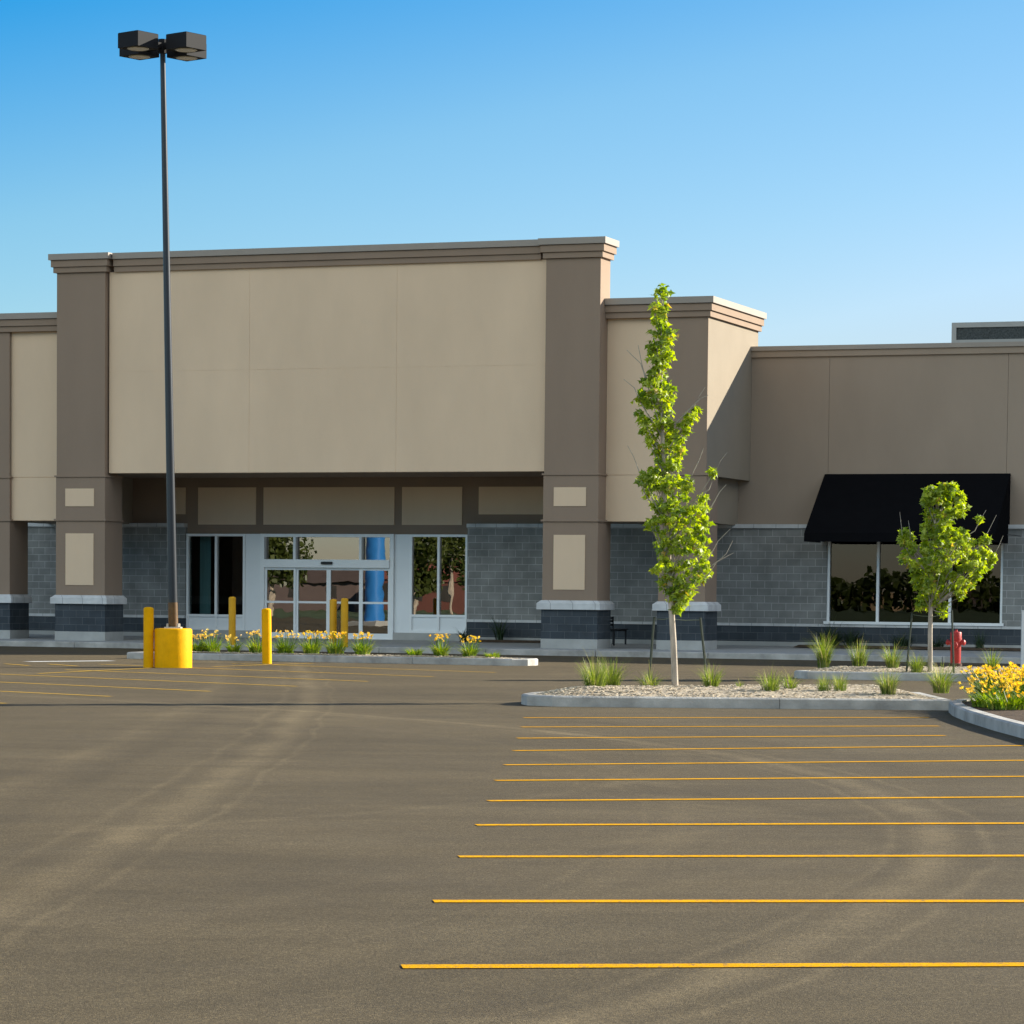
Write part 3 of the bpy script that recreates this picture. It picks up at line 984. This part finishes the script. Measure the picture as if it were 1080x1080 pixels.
def grass_mesh(seed, h, n, spread, wd=.011, lean=(0, 0), arch=(.1, .7)):
    r = random.Random(seed)
    q = MB()
    for _ in range(n):
        a = r.uniform(0, 6.283)
        rr = spread * .28 * r.random() ** .5
        b = Vector((rr * math.cos(a), rr * math.sin(a), -.02))
        dx, dy = math.cos(a + r.uniform(-.6, .6)) + lean[0], math.sin(a + r.uniform(-.6, .6)) + lean[1]
        k = math.hypot(dx, dy) or 1
        blade(q, b, (dx / k, dy / k), h * r.uniform(.45, 1.05), wd * r.uniform(.7, 1.3), r.uniform(*arch), (r.random(), 1 if r.random() < .1 else 0, 0))
    for _ in range(max(2, n // 25)):            # a few long stray blades
        a = r.uniform(0, 6.283)
        blade(q, Vector((0, 0, 0)), (math.cos(a), math.sin(a)), h * r.uniform(1.1, 1.45), wd * .7, r.uniform(.3, 1.0), (r.random(), .6, 0), 5)
    return q


GR = "ornamental grass tufts in the kerbed islands"
tufts = [
    # u, v base, Y, height, blades, spread, label
    (627, 731, 44.4, .50, 150, .42, "largest bushy green grass tuft near the rounded left end of the front island"),
    (644, 727, 45.2, .47, 110, .40, "loose grass tuft just right of the largest tuft on the front island"),
    (686, 728, 45.0, .34, 70, .30, "small grass tuft at the foot of the left stake of the tall maple"),
    (750, 728, 45.0, .38, 100, .30, "upright grass tuft at the foot of the right stake of the tall maple"),
    (780, 726, 45.2, .13, 26, .16, "tiny yellowing grass tuft low on the front island right of the tall maple"),
    (812.5, 730.5, 44.5, .36, 80, .34, "thin open grass tuft midway along the front island, before the small island's kerb end"),
    (833.5, 727.5, 45.0, .27, 50, .26, "small splayed grass tuft right of the thin open tuft on the front island"),
    (869, 729.5, 44.7, .27, 40, .30, "wispy grass tuft, left one of two close small tufts on the front island"),
    (886, 728.5, 44.8, .28, 46, .28, "small brown footed grass tuft, right one of two close tufts on the front island"),
    (936.5, 731, 44.4, .36, 100, .34, "full grass tuft on the front island below the small maple"),
    (992.5, 729.5, 44.6, .44, 110, .34, "tall bright grass tuft at the right end of the front island below the hydrant"),
    (868.5, 704.5, 60.6, .66, 110, .34, "tallest grass tuft, first from the left on the small island by the wing window"),
    (906, 704, 60.6, .52, 80, .40, "spreading grass tuft, second from the left on the small island"),
    (941, 705, 60.2, .50, 80, .36, "grass tuft left of the small maple's left stake on the small island"),
    (967, 708, 59.4, .38, 70, .36, "low grass tuft between the small maple's left stake and its trunk"),
    (1046, 706, 58.6, .40, 50, .36, "sparse grass tuft behind the orange lilies at the right end of the small island"),
]
for i, (u, v, Y, h, n, sp, lab) in enumerate(tufts):
    o = grass_mesh(50 + i, h * 1.12, int(n * 2.8), sp * 1.15, 0.0105 if Y < 50 else .014, arch=(.05, (.6, .9, 1.2, .7)[i % 4])).build("grass_tuft", GRASSM)
    o.location = at(u, v, Y)
    tag(o, lab, "grass", GR)

# dark plants against the store walls
def shrub(name, s, d, h, n, sp, lab, cat, arch=(.2, .9), wd=.03, seed=0):
    o = grass_mesh(200 + seed, h, n, sp, wd, arch=arch).build(name, DARKLEAF)
    o.location = fw(s, d, .27)
    tag(o, lab, cat, "dark plants against the store wall")


shrub("yucca", -2.75, 4.05, .85, 60, .4, "spiky dark yucca against the block wall right of the entrance", "plant", (.2, 1.0), .035, 1)
shrub("yucca", -3.72, 3.75, .48, 44, .35, "smaller dark spiky plant at the corner of the right entrance window", "plant", (.3, 1.1), .035, 2)
shrub("shrub", 6.75, 3.9, .78, 190, .8, "dark dense shrub below the left end of the wing window", "shrub", (.2, 1.2), .026, 3)
shrub("shrub", 7.35, 3.8, .6, 130, .7, "lower dark shrub just right of the dense shrub below the wing window", "shrub", (.2, 1.2), .026, 4)
shrub("shrub", 8.7, 3.9, .55, 120, .8, "dim low shrub below the wing window behind the small maple's left stake", "shrub", (.3, 1.3), .026, 5)
shrub("shrub", 9.6, 3.9, .45, 90, .7, "low dark shrub behind the small maple's trunk under the wing window", "shrub", (.3, 1.3), .026, 6)
shrub("shrub", 10.8, 3.7, .62, 60, .45, "upright dark grassy plant right of the hydrant against the dark base course", "shrub", (.15, .6), .022, 7)


# daylilies
def lily(seed, h, n, fl, petal, sp, zr=(.7, 1.05), pr=1.0):
    r = random.Random(seed)
    root = empty("daylily")
    q = MB()
    for _ in range(n):
        a = r.uniform(0, 6.283)
        rr = sp * .35 * r.random() ** .5
        blade(q, Vector((rr * math.cos(a), rr * math.sin(a), -.02)), (math.cos(a + r.uniform(-.5, .5)), math.sin(a + r.uniform(-.5, .5))),
              h * r.uniform(.6, 1.12), .03 * r.uniform(.8, 1.3), r.uniform(.3, 1.0), (r.random(), 1 if r.random() < .08 else 0, 0), 5, r.uniform(0, .35))
    q.build("foliage", LILYM, root)
    fq, st = MB(), MB()
    for _ in range(fl):
        a = r.uniform(0, 6.283)
        rr = sp * .62 * r.random() ** .6
        c = Vector((rr * math.cos(a), rr * math.sin(a), h * r.uniform(*zr)))
        st.tube([(c.x * .3, c.y * .3, 0), (c.x * .75, c.y * .75, c.z * .6), c], [.006, .005, .004], 4)
        ax = Vector((r.uniform(-.7, .7), r.uniform(-1, .3), r.uniform(.2, .9))).normalized()
        t1 = ax.cross(Vector((.3, .2, 1))).normalized()
        t2 = ax.cross(t1)
        tone = (r.random(), r.random() * .6, 0)
        R0 = r.uniform(.024, .044) * pr
        for k in range(6):
            an = k * math.pi / 3 + r.uniform(-.1, .1)
            dv = t1 * math.cos(an) + t2 * math.sin(an)
            sv_ = dv.cross(ax)
            fq.face([c, c + dv * R0 * .55 + ax * R0 * .55 + sv_ * R0 * .3, c + dv * R0 * 1.15 + ax * R0 * .55, c + dv * R0 * .55 + ax * R0 * .55 - sv_ * R0 * .3], tone)
    st.build("stem", LILYM, root)
    fq.build("blossom", petal, root)
    return root


front = dm + .55
EN = [(207, "first, partly behind the lamp post base"), (222, "second, right beside the lamp post base"), (245, "small, at the left shaded bollard"),
      (270, "left of the sunlit bollard"), (300, "just right of the sunlit bollard"), (327, "below the middle of the sliding doors"),
      (353, "at the foot of the close bollard pair"), (381, "last one below the right door leaf")]
ENT = "daylilies in the long bed before the entrance"


def on_bed(u, d, z):
    """point above the entrance bed seen in photo column u, at facade depth d"""
    k = (u - 540) / F_PX
    # X = k * Y (roll and pitch are negligible here); solve (P - P0).B = d
    Y = (d + P0.x * B_.x + P0.y * B_.y) / (k * B_.x + B_.y)
    return Vector((k * Y * .9998, Y, z))


for i, (u, wh) in enumerate(EN):
    h = .50 if i not in (0, 2) else .40
    o = lily(300 + i, h, 150 if i not in (0, 2) else 100, (16, 20, 11, 20, 22, 28, 32, 26)[i], PETALP if i < 4 else (PETALP if i == 4 else PETAL), .5 if i not in (0, 2) else .36, (.72, 1.05), 1.08)
    o.location = on_bed(u, front + (.1 if i % 2 else -.05), .15)
    tag(o, "yellow daylily clump in the entrance bed, " + wh, "flowers", ENT)
for i, (u, h, fl, lab) in enumerate(((436, .32, 0, "small green daylily clump without blossoms, near the entrance bed's right end"),
                                     (464, .48, 9, "daylily clump with two heads of yellow blossoms below the right entrance window"),
                                     (494, .46, 9, "daylily clump with pale orange blossoms below the grey block wall"),
                                     (518, .22, 0, "low green daylily clump at the right tip of the entrance bed"))):
    o = lily(330 + i, h, 130, fl * 2, PETAL, .42, (.72, 1.05), 1.08)
    o.location = on_bed(u, front, .15)
    tag(o, lab, "flowers", ENT)
BIG = [(6.7, 42.6, "leftmost orange daylily clump on the right end island"), (6.85, 43.4, "rear orange daylily clump behind the leftmost one on the right end island"),
       (6.75, 41.6, "full orange daylily clump at the front edge of the right end island"), (7.15, 42.4, "orange daylily clump in the middle of the big mass at the right edge"),
       (6.85, 40.4, "green leafy daylily clump nearest the camera on the right end island"), (7.45, 43.6, "rearmost orange daylily clump cut by the right edge"),
       (7.35, 41.2, "orange daylily clump cut by the right edge, front one"),
       (6.38, 41.0, "small daylily clump at the kerb edge in front of the leftmost orange one"), (6.45, 40.2, "leafy daylily clump spilling towards the kerb, nearest of the kerb side ones"),
       (6.75, 38.7, "leafy daylily clump nearest the lower right corner of the end island"), (7.3, 39.6, "daylily clump in the lower right of the end island, cut by the edge")]
for i, (x, y, lab) in enumerate(BIG[:-2]):
    o = lily(360 + i, (.38, .42, .36, .41, .30, .44, .38, .26, .22)[i], 420, (85 if i not in (4, 7, 8, 9) else 22), PETAL, .95, (.6, 1.12), 1.0)
    o.location = (x, y, .16)
    tag(o, lab, "flowers", "orange daylilies on the right end island")


# ------------------------------------------------------------------ trees
def maple_leaf(q, p, nrm, tip, size, tone):
    side = nrm.cross(tip).normalized()
    out = ((0, -.1), (.3, -.22), (.25, .05), (.62, .18), (.3, .38), (.2, .5), (0, 1.0))
    for sg in (1, -1):
        pts = [p + (side * sg * x + tip * y - nrm * (abs(x) * .35 + y * y * .25)) * size for x, y in out]
        q.face(pts if sg > 0 else pts[::-1], tone)


def crown(u0, Y, base, rows, extra, size, per, seed, depth, gap, inset=4):
    """leaf clumps filling the crown's outline row by row; rows are (v, umin, umax) of the photo at the tree's own distance"""
    r = random.Random(seed)
    q = MB()
    px = Y / F_PX
    cl = []
    for (v, a, b) in rows:
        wpx = b - a
        n = max(1, int(wpx / 10 + .4))
        for layer in range(3):
            for i in range(n):
                if r.random() < gap: continue
                u = a + inset + (wpx - 2 * inset) * (i + r.uniform(.1, .9)) / n
                half = (b - a) / 2
                x = (u - (a + b) / 2) / max(half, 1)
                dmax = half * px * math.sqrt(max(.08, 1 - x * x)) * depth
                cl.append((u, v + r.uniform(-4, 4), r.uniform(-dmax, dmax), r.uniform(.06, .115)))
    for u, v, rad in extra:
        for _ in range(max(2, int(rad / 2.2))):
            cl.append((u + r.uniform(-rad, rad) * .55, v + r.uniform(-rad, rad) * .55, r.uniform(-.12, .12), rad * px * .6))
    tones = {}
    for (u, v, dy, rad) in cl:
        c = at(u, v, Y + dy) - base
        ctone = r.random()
        for _ in range(per):
            o = Vector((r.gauss(0, 1), r.gauss(0, 1), r.gauss(0, 1)))
            o = o.normalized() * rad * r.random() ** .5
            o.z *= .8
            p = c + o
            nr = Vector((r.gauss(0, .6) + o.x / rad * .6, r.gauss(0, .6) + o.y / rad * .6, .5 + r.gauss(0, .4))).normalized()
            tp = Vector((r.gauss(0, 1) + o.x / rad, r.gauss(0, 1) + o.y / rad, -.6 + r.gauss(0, .4)))
            tp = (tp - nr * tp.dot(nr)).normalized()
            tone = (min(1, max(0, ctone * .6 + r.random() * .5 - .05)), (r.uniform(.5, 1) if r.random() < .022 else 0), 0)
            maple_leaf(q, p, nr, tp, size * r.uniform(.6, 1.15), tone)
    return q, cl


def make_tree(name, u0, v0, Y, trunk, rad, rows, extra, twigs, size, per, seed, label, cat, depth=.75, gap=.36):
    base = at(u0, v0, Y)
    base.z -= .03
    root = empty(name, base)
    tag(root, label, cat)
    pts = [at(u, v, Y + dy) - base for u, v, dy in trunk]
    pts[0] = Vector((0, 0, 0))
    q = MB(); q.tube(pts, rad, 10)
    sharp(q.build("trunk", BARK, root))
    cq, cl = crown(u0, Y, base, rows, extra, size, per, seed, depth, gap, 4 if Y < 50 else 1)
    crown_o = cq.build("crown", LEAF, root)
    r = random.Random(seed + 1)
    bq = MB()
    P = [Vector(p) for p in pts]
    def near_trunk(z):
        for a, b in zip(P[:-1], P[1:]):
            if a.z <= z <= b.z:
                return a + (b - a) * ((z - a.z) / max(1e-6, b.z - a.z))
        return P[-1] if z > P[-1].z else P[0]
    for k, (u, v, dy, rd) in enumerate(cl):
        if k % 3: continue
        c = at(u, v, Y + dy) - base
        st = near_trunk(max(pts[2].z * .97, c.z - .25 - (c - near_trunk(c.z)).length * .9))
        mid = st + (c - st) * .5 + Vector((0, 0, -.06 * (c - st).length))
        bq.tube([st, mid, c], [.013, .008, .004], 5)
    for tw in twigs:
        w_ = [at(u, v, Y) - base for u, v in tw]
        st = near_trunk(w_[0].z - .5)
        bq.tube([st, w_[0]] + w_[1:], [.014, .009] + [.006 - .002 * (i / max(1, len(w_) - 2)) for i in range(len(w_) - 1)], 5)
    bq.build("branches", TWIG, root)
    return root


rows1 = [(304, 692, 705), (314, 684, 708), (324, 682, 709), (339, 686, 713), (350, 683, 713), (362, 681, 714), (373, 682, 711), (383, 684, 707), (393, 679, 705),
         (404, 675, 708), (414, 670, 713), (424, 667, 713), (434, 669, 713), (444, 672, 713), (454, 675, 716), (464, 680, 724), (474, 686, 724), (484, 687, 721),
         (494, 682, 722), (504, 672, 730), (514, 670, 733), (526, 674, 728), (526, 734, 747), (537, 677, 750), (548, 679, 750), (559, 682, 748), (570, 687, 747), (581, 690, 754),
         (592, 683, 757), (602, 684, 756), (612, 689, 748), (622, 697, 737), (632, 702, 731), (641, 707, 724)]
extra1 = [(728, 440, 10), (735, 432, 6), (722, 450, 8), (754, 497, 7), (675, 505, 7), (700, 345, 6)]
twigs1 = [[(680, 395), (675.5, 383), (668, 376), (661, 369)], [(680, 397), (677, 384), (673, 364)], [(676, 425), (669, 409), (658, 400)],
          [(725, 445), (733, 427), (738, 417), (744, 408)], [(735, 424), (739, 420), (747, 417)], [(727, 510), (731, 498), (737, 486), (742, 473)],
          [(680, 520), (674, 497), (668, 481), (662, 470)], [(748, 516), (754, 500), (760, 486), (767, 477)], [(750, 535), (759, 519), (766, 511)],
          [(748, 605), (755, 594), (766, 584), (773, 570)], [(747, 590), (757, 571), (770, 558)], [(757, 592), (768, 586), (774, 583)]]
trunk1 = [(712, 721, 0), (710.5, 680, 0), (708, 640, 0), (706, 600, .02), (702, 545, .02), (700, 490, 0), (698, 420, -.02), (697, 350, 0), (697, 312, 0)]
make_tree("maple_tree", 712, 721, 45.3, trunk1, [.052, .047, .045, .042, .036, .029, .02, .012, .005], rows1, extra1, twigs1, .088, 15, 11,
          "tall narrow young maple with bright green leaves staked on the front island", "tree")
rows2 = [(515, 981, 1010), (520, 976, 1014), (524, 975, 1016), (528, 974, 1019), (537, 975, 1022), (546, 976, 1016), (555, 973, 1006), (564, 971, 1024), (564, 950, 964), (573, 969, 1028), (573, 949, 966), (572, 1031, 1045),
         (582, 950, 968), (582, 971, 1048), (591, 951, 1052), (600, 956, 1040), (609, 961, 1038), (618, 964, 1030), (627, 968, 1018), (636, 968, 979), (636, 984, 1002), (643, 988, 1001)]
extra2 = [(1031, 549, 6), (1040, 566, 6), (1048, 583, 6), (954, 568, 7), (972, 640, 5)]
twigs2 = [[(952, 570), (951, 558), (949, 540)], [(960, 572), (960, 562), (958, 549)], [(1036, 575), (1042, 561), (1051, 543)], [(1046, 590), (1053, 577), (1058, 565)], [(1028, 560), (1034, 548), (1040, 538)]]
trunk2 = [(981, 706, 0), (981, 670, 0), (981.5, 640, 0), (984, 595, 0), (986, 550, 0), (990, 520, 0)]
make_tree("maple_tree", 981, 706, 59.5, trunk2, [.048, .045, .042, .032, .02, .007], rows2, extra2, twigs2, .10, 19, 23,
          "small round crowned young maple in front of the black awning, staked beside the hydrant", "tree", .85, .10)

# stakes with tie wires
for a, b, Y, lab, tie in (((690, 650.5), (684, 722), 45.3, "dark green stake leaning on the left side of the tall maple", (708.5, 652)),
                          ((738.7, 651.5), (746.5, 722), 45.3, "dark green stake leaning on the right side of the tall maple", (708.5, 653)),
                          ((962, 646.5), (956, 707), 59.5, "dark stake left of the small maple's trunk", (981, 650)),
                          ((1004, 643.5), (1006, 707), 59.2, "dark stake right of the small maple's trunk, in front of the hydrant", (981, 651))):
    A, Bp = at(*a, Y), at(*b, Y)
    root = empty("tree_stake", Bp)
    tag(root, lab, "stake", "stakes holding the young maples")
    q = MB(); q.tube([Vector((0, 0, -.05)), A - Bp], [.022, .02], 6); q.build("post", STAKE, root)
    q = MB(); t_ = at(*tie, Y) - Bp; a_ = A - Bp - Vector((0, 0, .03))
    q.tube([a_, (a_ + t_) / 2 + Vector((0, 0, -.012)), t_], .006, 5); q.build("tie_wire", WIRE, root)


# ------------------------------------------------------------------ what the glass reflects: the far side of the lot, left of the camera
def mirrored(u, v, d_glass=4.6, z=0.0):
    """ground point whose mirror image in the storefront glass is seen at photo pixel (u, v)"""
    d = fwd + (u - 540) / F_PX * right + (Y0 - v) / F_PX * up
    t = (z - CAM_H) / d.z
    V = Vector((0, 0, CAM_H)) + d * t
    s_, dd = (V - P0).dot(E_), (V - P0).dot(B_)
    return fw(s_, 2 * d_glass - dd)


# lawn and a bank across the road
lw = MB()
for s0, s1, d0, d1 in ((-260, 200, -400, -92),):
    lw.face([fw(s0, d0, .012), fw(s1, d0, .012), fw(s1, d1, .012), fw(s0, d1, .012)])
structure(lw.build("lawn", LAWN))
p = mirrored(396, 660)
q = MB(); q.lathe([(.46, .25), (.46, 6.8), (.3, 6.9)], k=24)
py = empty("blue_pylon", p)
tag(py, "round blue pylon on a pale footing, reflected in the right door glass", "pylon")
sharp(q.build("column", mat("blue_paint", (.03, .20, .55), .4, .05, 1), py))
q = MB(); q.bbox(-1.1, 1.1, -1.1, 1.1, 0, .25, .03); q.build("footing", CONC, py)


def far_tree(p, h, w_, seed, lab):
    r = random.Random(seed)
    root = empty("roadside_tree", p)
    tag(root, lab, "tree", "trees across the lot seen only in the store glass")
    q = MB(); q.tube([(0, 0, 0), (0, 0, h * .5), (.1, 0, h * .8)], [.16, .12, .05], 8); q.build("trunk", BARK, root)
    q = MB()
    lobes = [(Vector((r.uniform(-.6, .6) * w_, r.uniform(-.6, .6) * w_, h * r.uniform(.35, .9))), w_ * r.uniform(.35, .7)) for _ in range(9)]
    for _ in range(2600):
        c0, rad = lobes[r.randrange(9)]
        v = Vector((r.gauss(0, 1), r.gauss(0, 1), r.gauss(0, 1))).normalized() * rad * r.random() ** .4
        c = c0 + v
        n = Vector((r.gauss(0, 1), r.gauss(0, 1), r.gauss(0, 1))).normalized()
        t = n.orthogonal().normalized() * r.uniform(.07, .2)
        u = n.cross(t)
        q.face([c + t, c + u, c - t, c - u], (r.random() * .8, 0, 0))
    q.build("crown", OLIVE, root)


for u, v, h, wd, lab in ((288, 650, 7, 2.4, "round green tree across the lot reflected in the left door glass"),
                         (437, 652, 6.5, 2.2, "green tree across the lot reflected in the left pane of the right entrance window"),
                         (476, 648, 8, 2.4, "broad green tree across the lot reflected in the right pane of the right entrance window")):
    far_tree(mirrored(u, v), h, wd, int(u), lab)


def house(p, wd, dp, h, wall, roof, lab, rz):
    root = empty("house", p, rz)
    tag(root, lab, "house", "low houses across the lot seen only in the store glass")
    q = MB(); q.box(-wd / 2, wd / 2, -dp / 2, dp / 2, 0, h); q.build("wall", wall, root)
    q = MB()
    a, b = wd / 2 + .4, dp / 2 + .4
    A = [(-a, -b, h), (a, -b, h), (a, b, h), (-a, b, h)]
    T = [(-a + 1.2, 0, h + 1.8), (a - 1.2, 0, h + 1.8)]
    q.face([A[0], A[1], T[1], T[0]]); q.face([A[2], A[3], T[0], T[1]]); q.face([A[1], A[2], T[1]]); q.face([A[3], A[0], T[0]]); q.face(A[::-1])
    q.build("roof", roof, root)
    for x in (-wd * .3, 0, wd * .3):
        q = MB(); q.box(x - .5, x + .5, dp / 2 - .02, dp / 2 + .04, 1, 2.3); q.build("window", DARK_IN, root)


tl = MB()
r_ = random.Random(12)
hgt = [3.2]
for i in range(700):
    hgt.append(max(2.2, min(9.0, hgt[-1] + r_.uniform(-.9, .9) + (4.2 - hgt[-1]) * .06)))
for i in range(26000):
    k = r_.random() * 699
    s_ = -290 + k * .55
    z = hgt[int(k)] * r_.random() ** .7
    c = fw(s_, -300 + r_.uniform(-5, 5), z)
    n = Vector((r_.gauss(0, 1), r_.gauss(0, 1), r_.gauss(0, 1))).normalized()
    t = n.orthogonal().normalized() * r_.uniform(.25, .6)
    u = n.cross(t)
    tl.face([c + t, c + u, c - t, c - u], (r_.random() * .7, 0, 0))
tag(tl.build("far_woods", OLIVE), "ragged far line of trees beyond the lawn, seen only in the store glass", "woods", kind="stuff")


WALLR = mat("red_siding", (.16, .06, .045), .8, .1, 1)
WALLB = mat("brown_siding", (.15, .11, .10), .8, .1, 1)
ROOFM = mat("brown_shingle", (.10, .07, .06), .9, .2, 2)
house(mirrored(330, 643), 12, 8, 2.6, WALLB, ROOFM, "brown house with a brown roof across the lot reflected in the middle doors", -TH)
house(mirrored(458, 645), 9, 8, 2.8, WALLR, mat("red_roof", (.24, .075, .05), .8, .15, 1), "red roofed house across the lot reflected in the right entrance window", -TH)
house(mirrored(1015, 638), 18, 9, 3.0, WALLB, ROOFM, "long brown house across the lot reflected in the right of the wing window", -TH)
p = mirrored(903, 641)
md = MB()
NR = 28
r_ = random.Random(4)
prev = None
for k in range(7):
    f = k / 6
    ring = [(13 * (1 - f) * math.cos(2 * math.pi * j / NR) * (1 + .12 * math.sin(3 * j)), 5 * (1 - f) * math.sin(2 * math.pi * j / NR), 2.6 * math.sin(f * math.pi / 2) + r_.uniform(-.12, .12) * (k > 0)) for j in range(NR)]
    md.v += ring
for k in range(6):
    for j in range(NR):
        md.f.append((k * NR + j, k * NR + (j + 1) % NR, (k + 1) * NR + (j + 1) % NR, (k + 1) * NR + j)); md.c.append(None)
o = md.build("dirt_mound", mat("tan_dirt", (.40, .27, .15), .95, .25, .8), None, True)
o.location = p; o.rotation_euler = (0, 0, -TH)
structure(o)
print("objects", len(COL.objects))
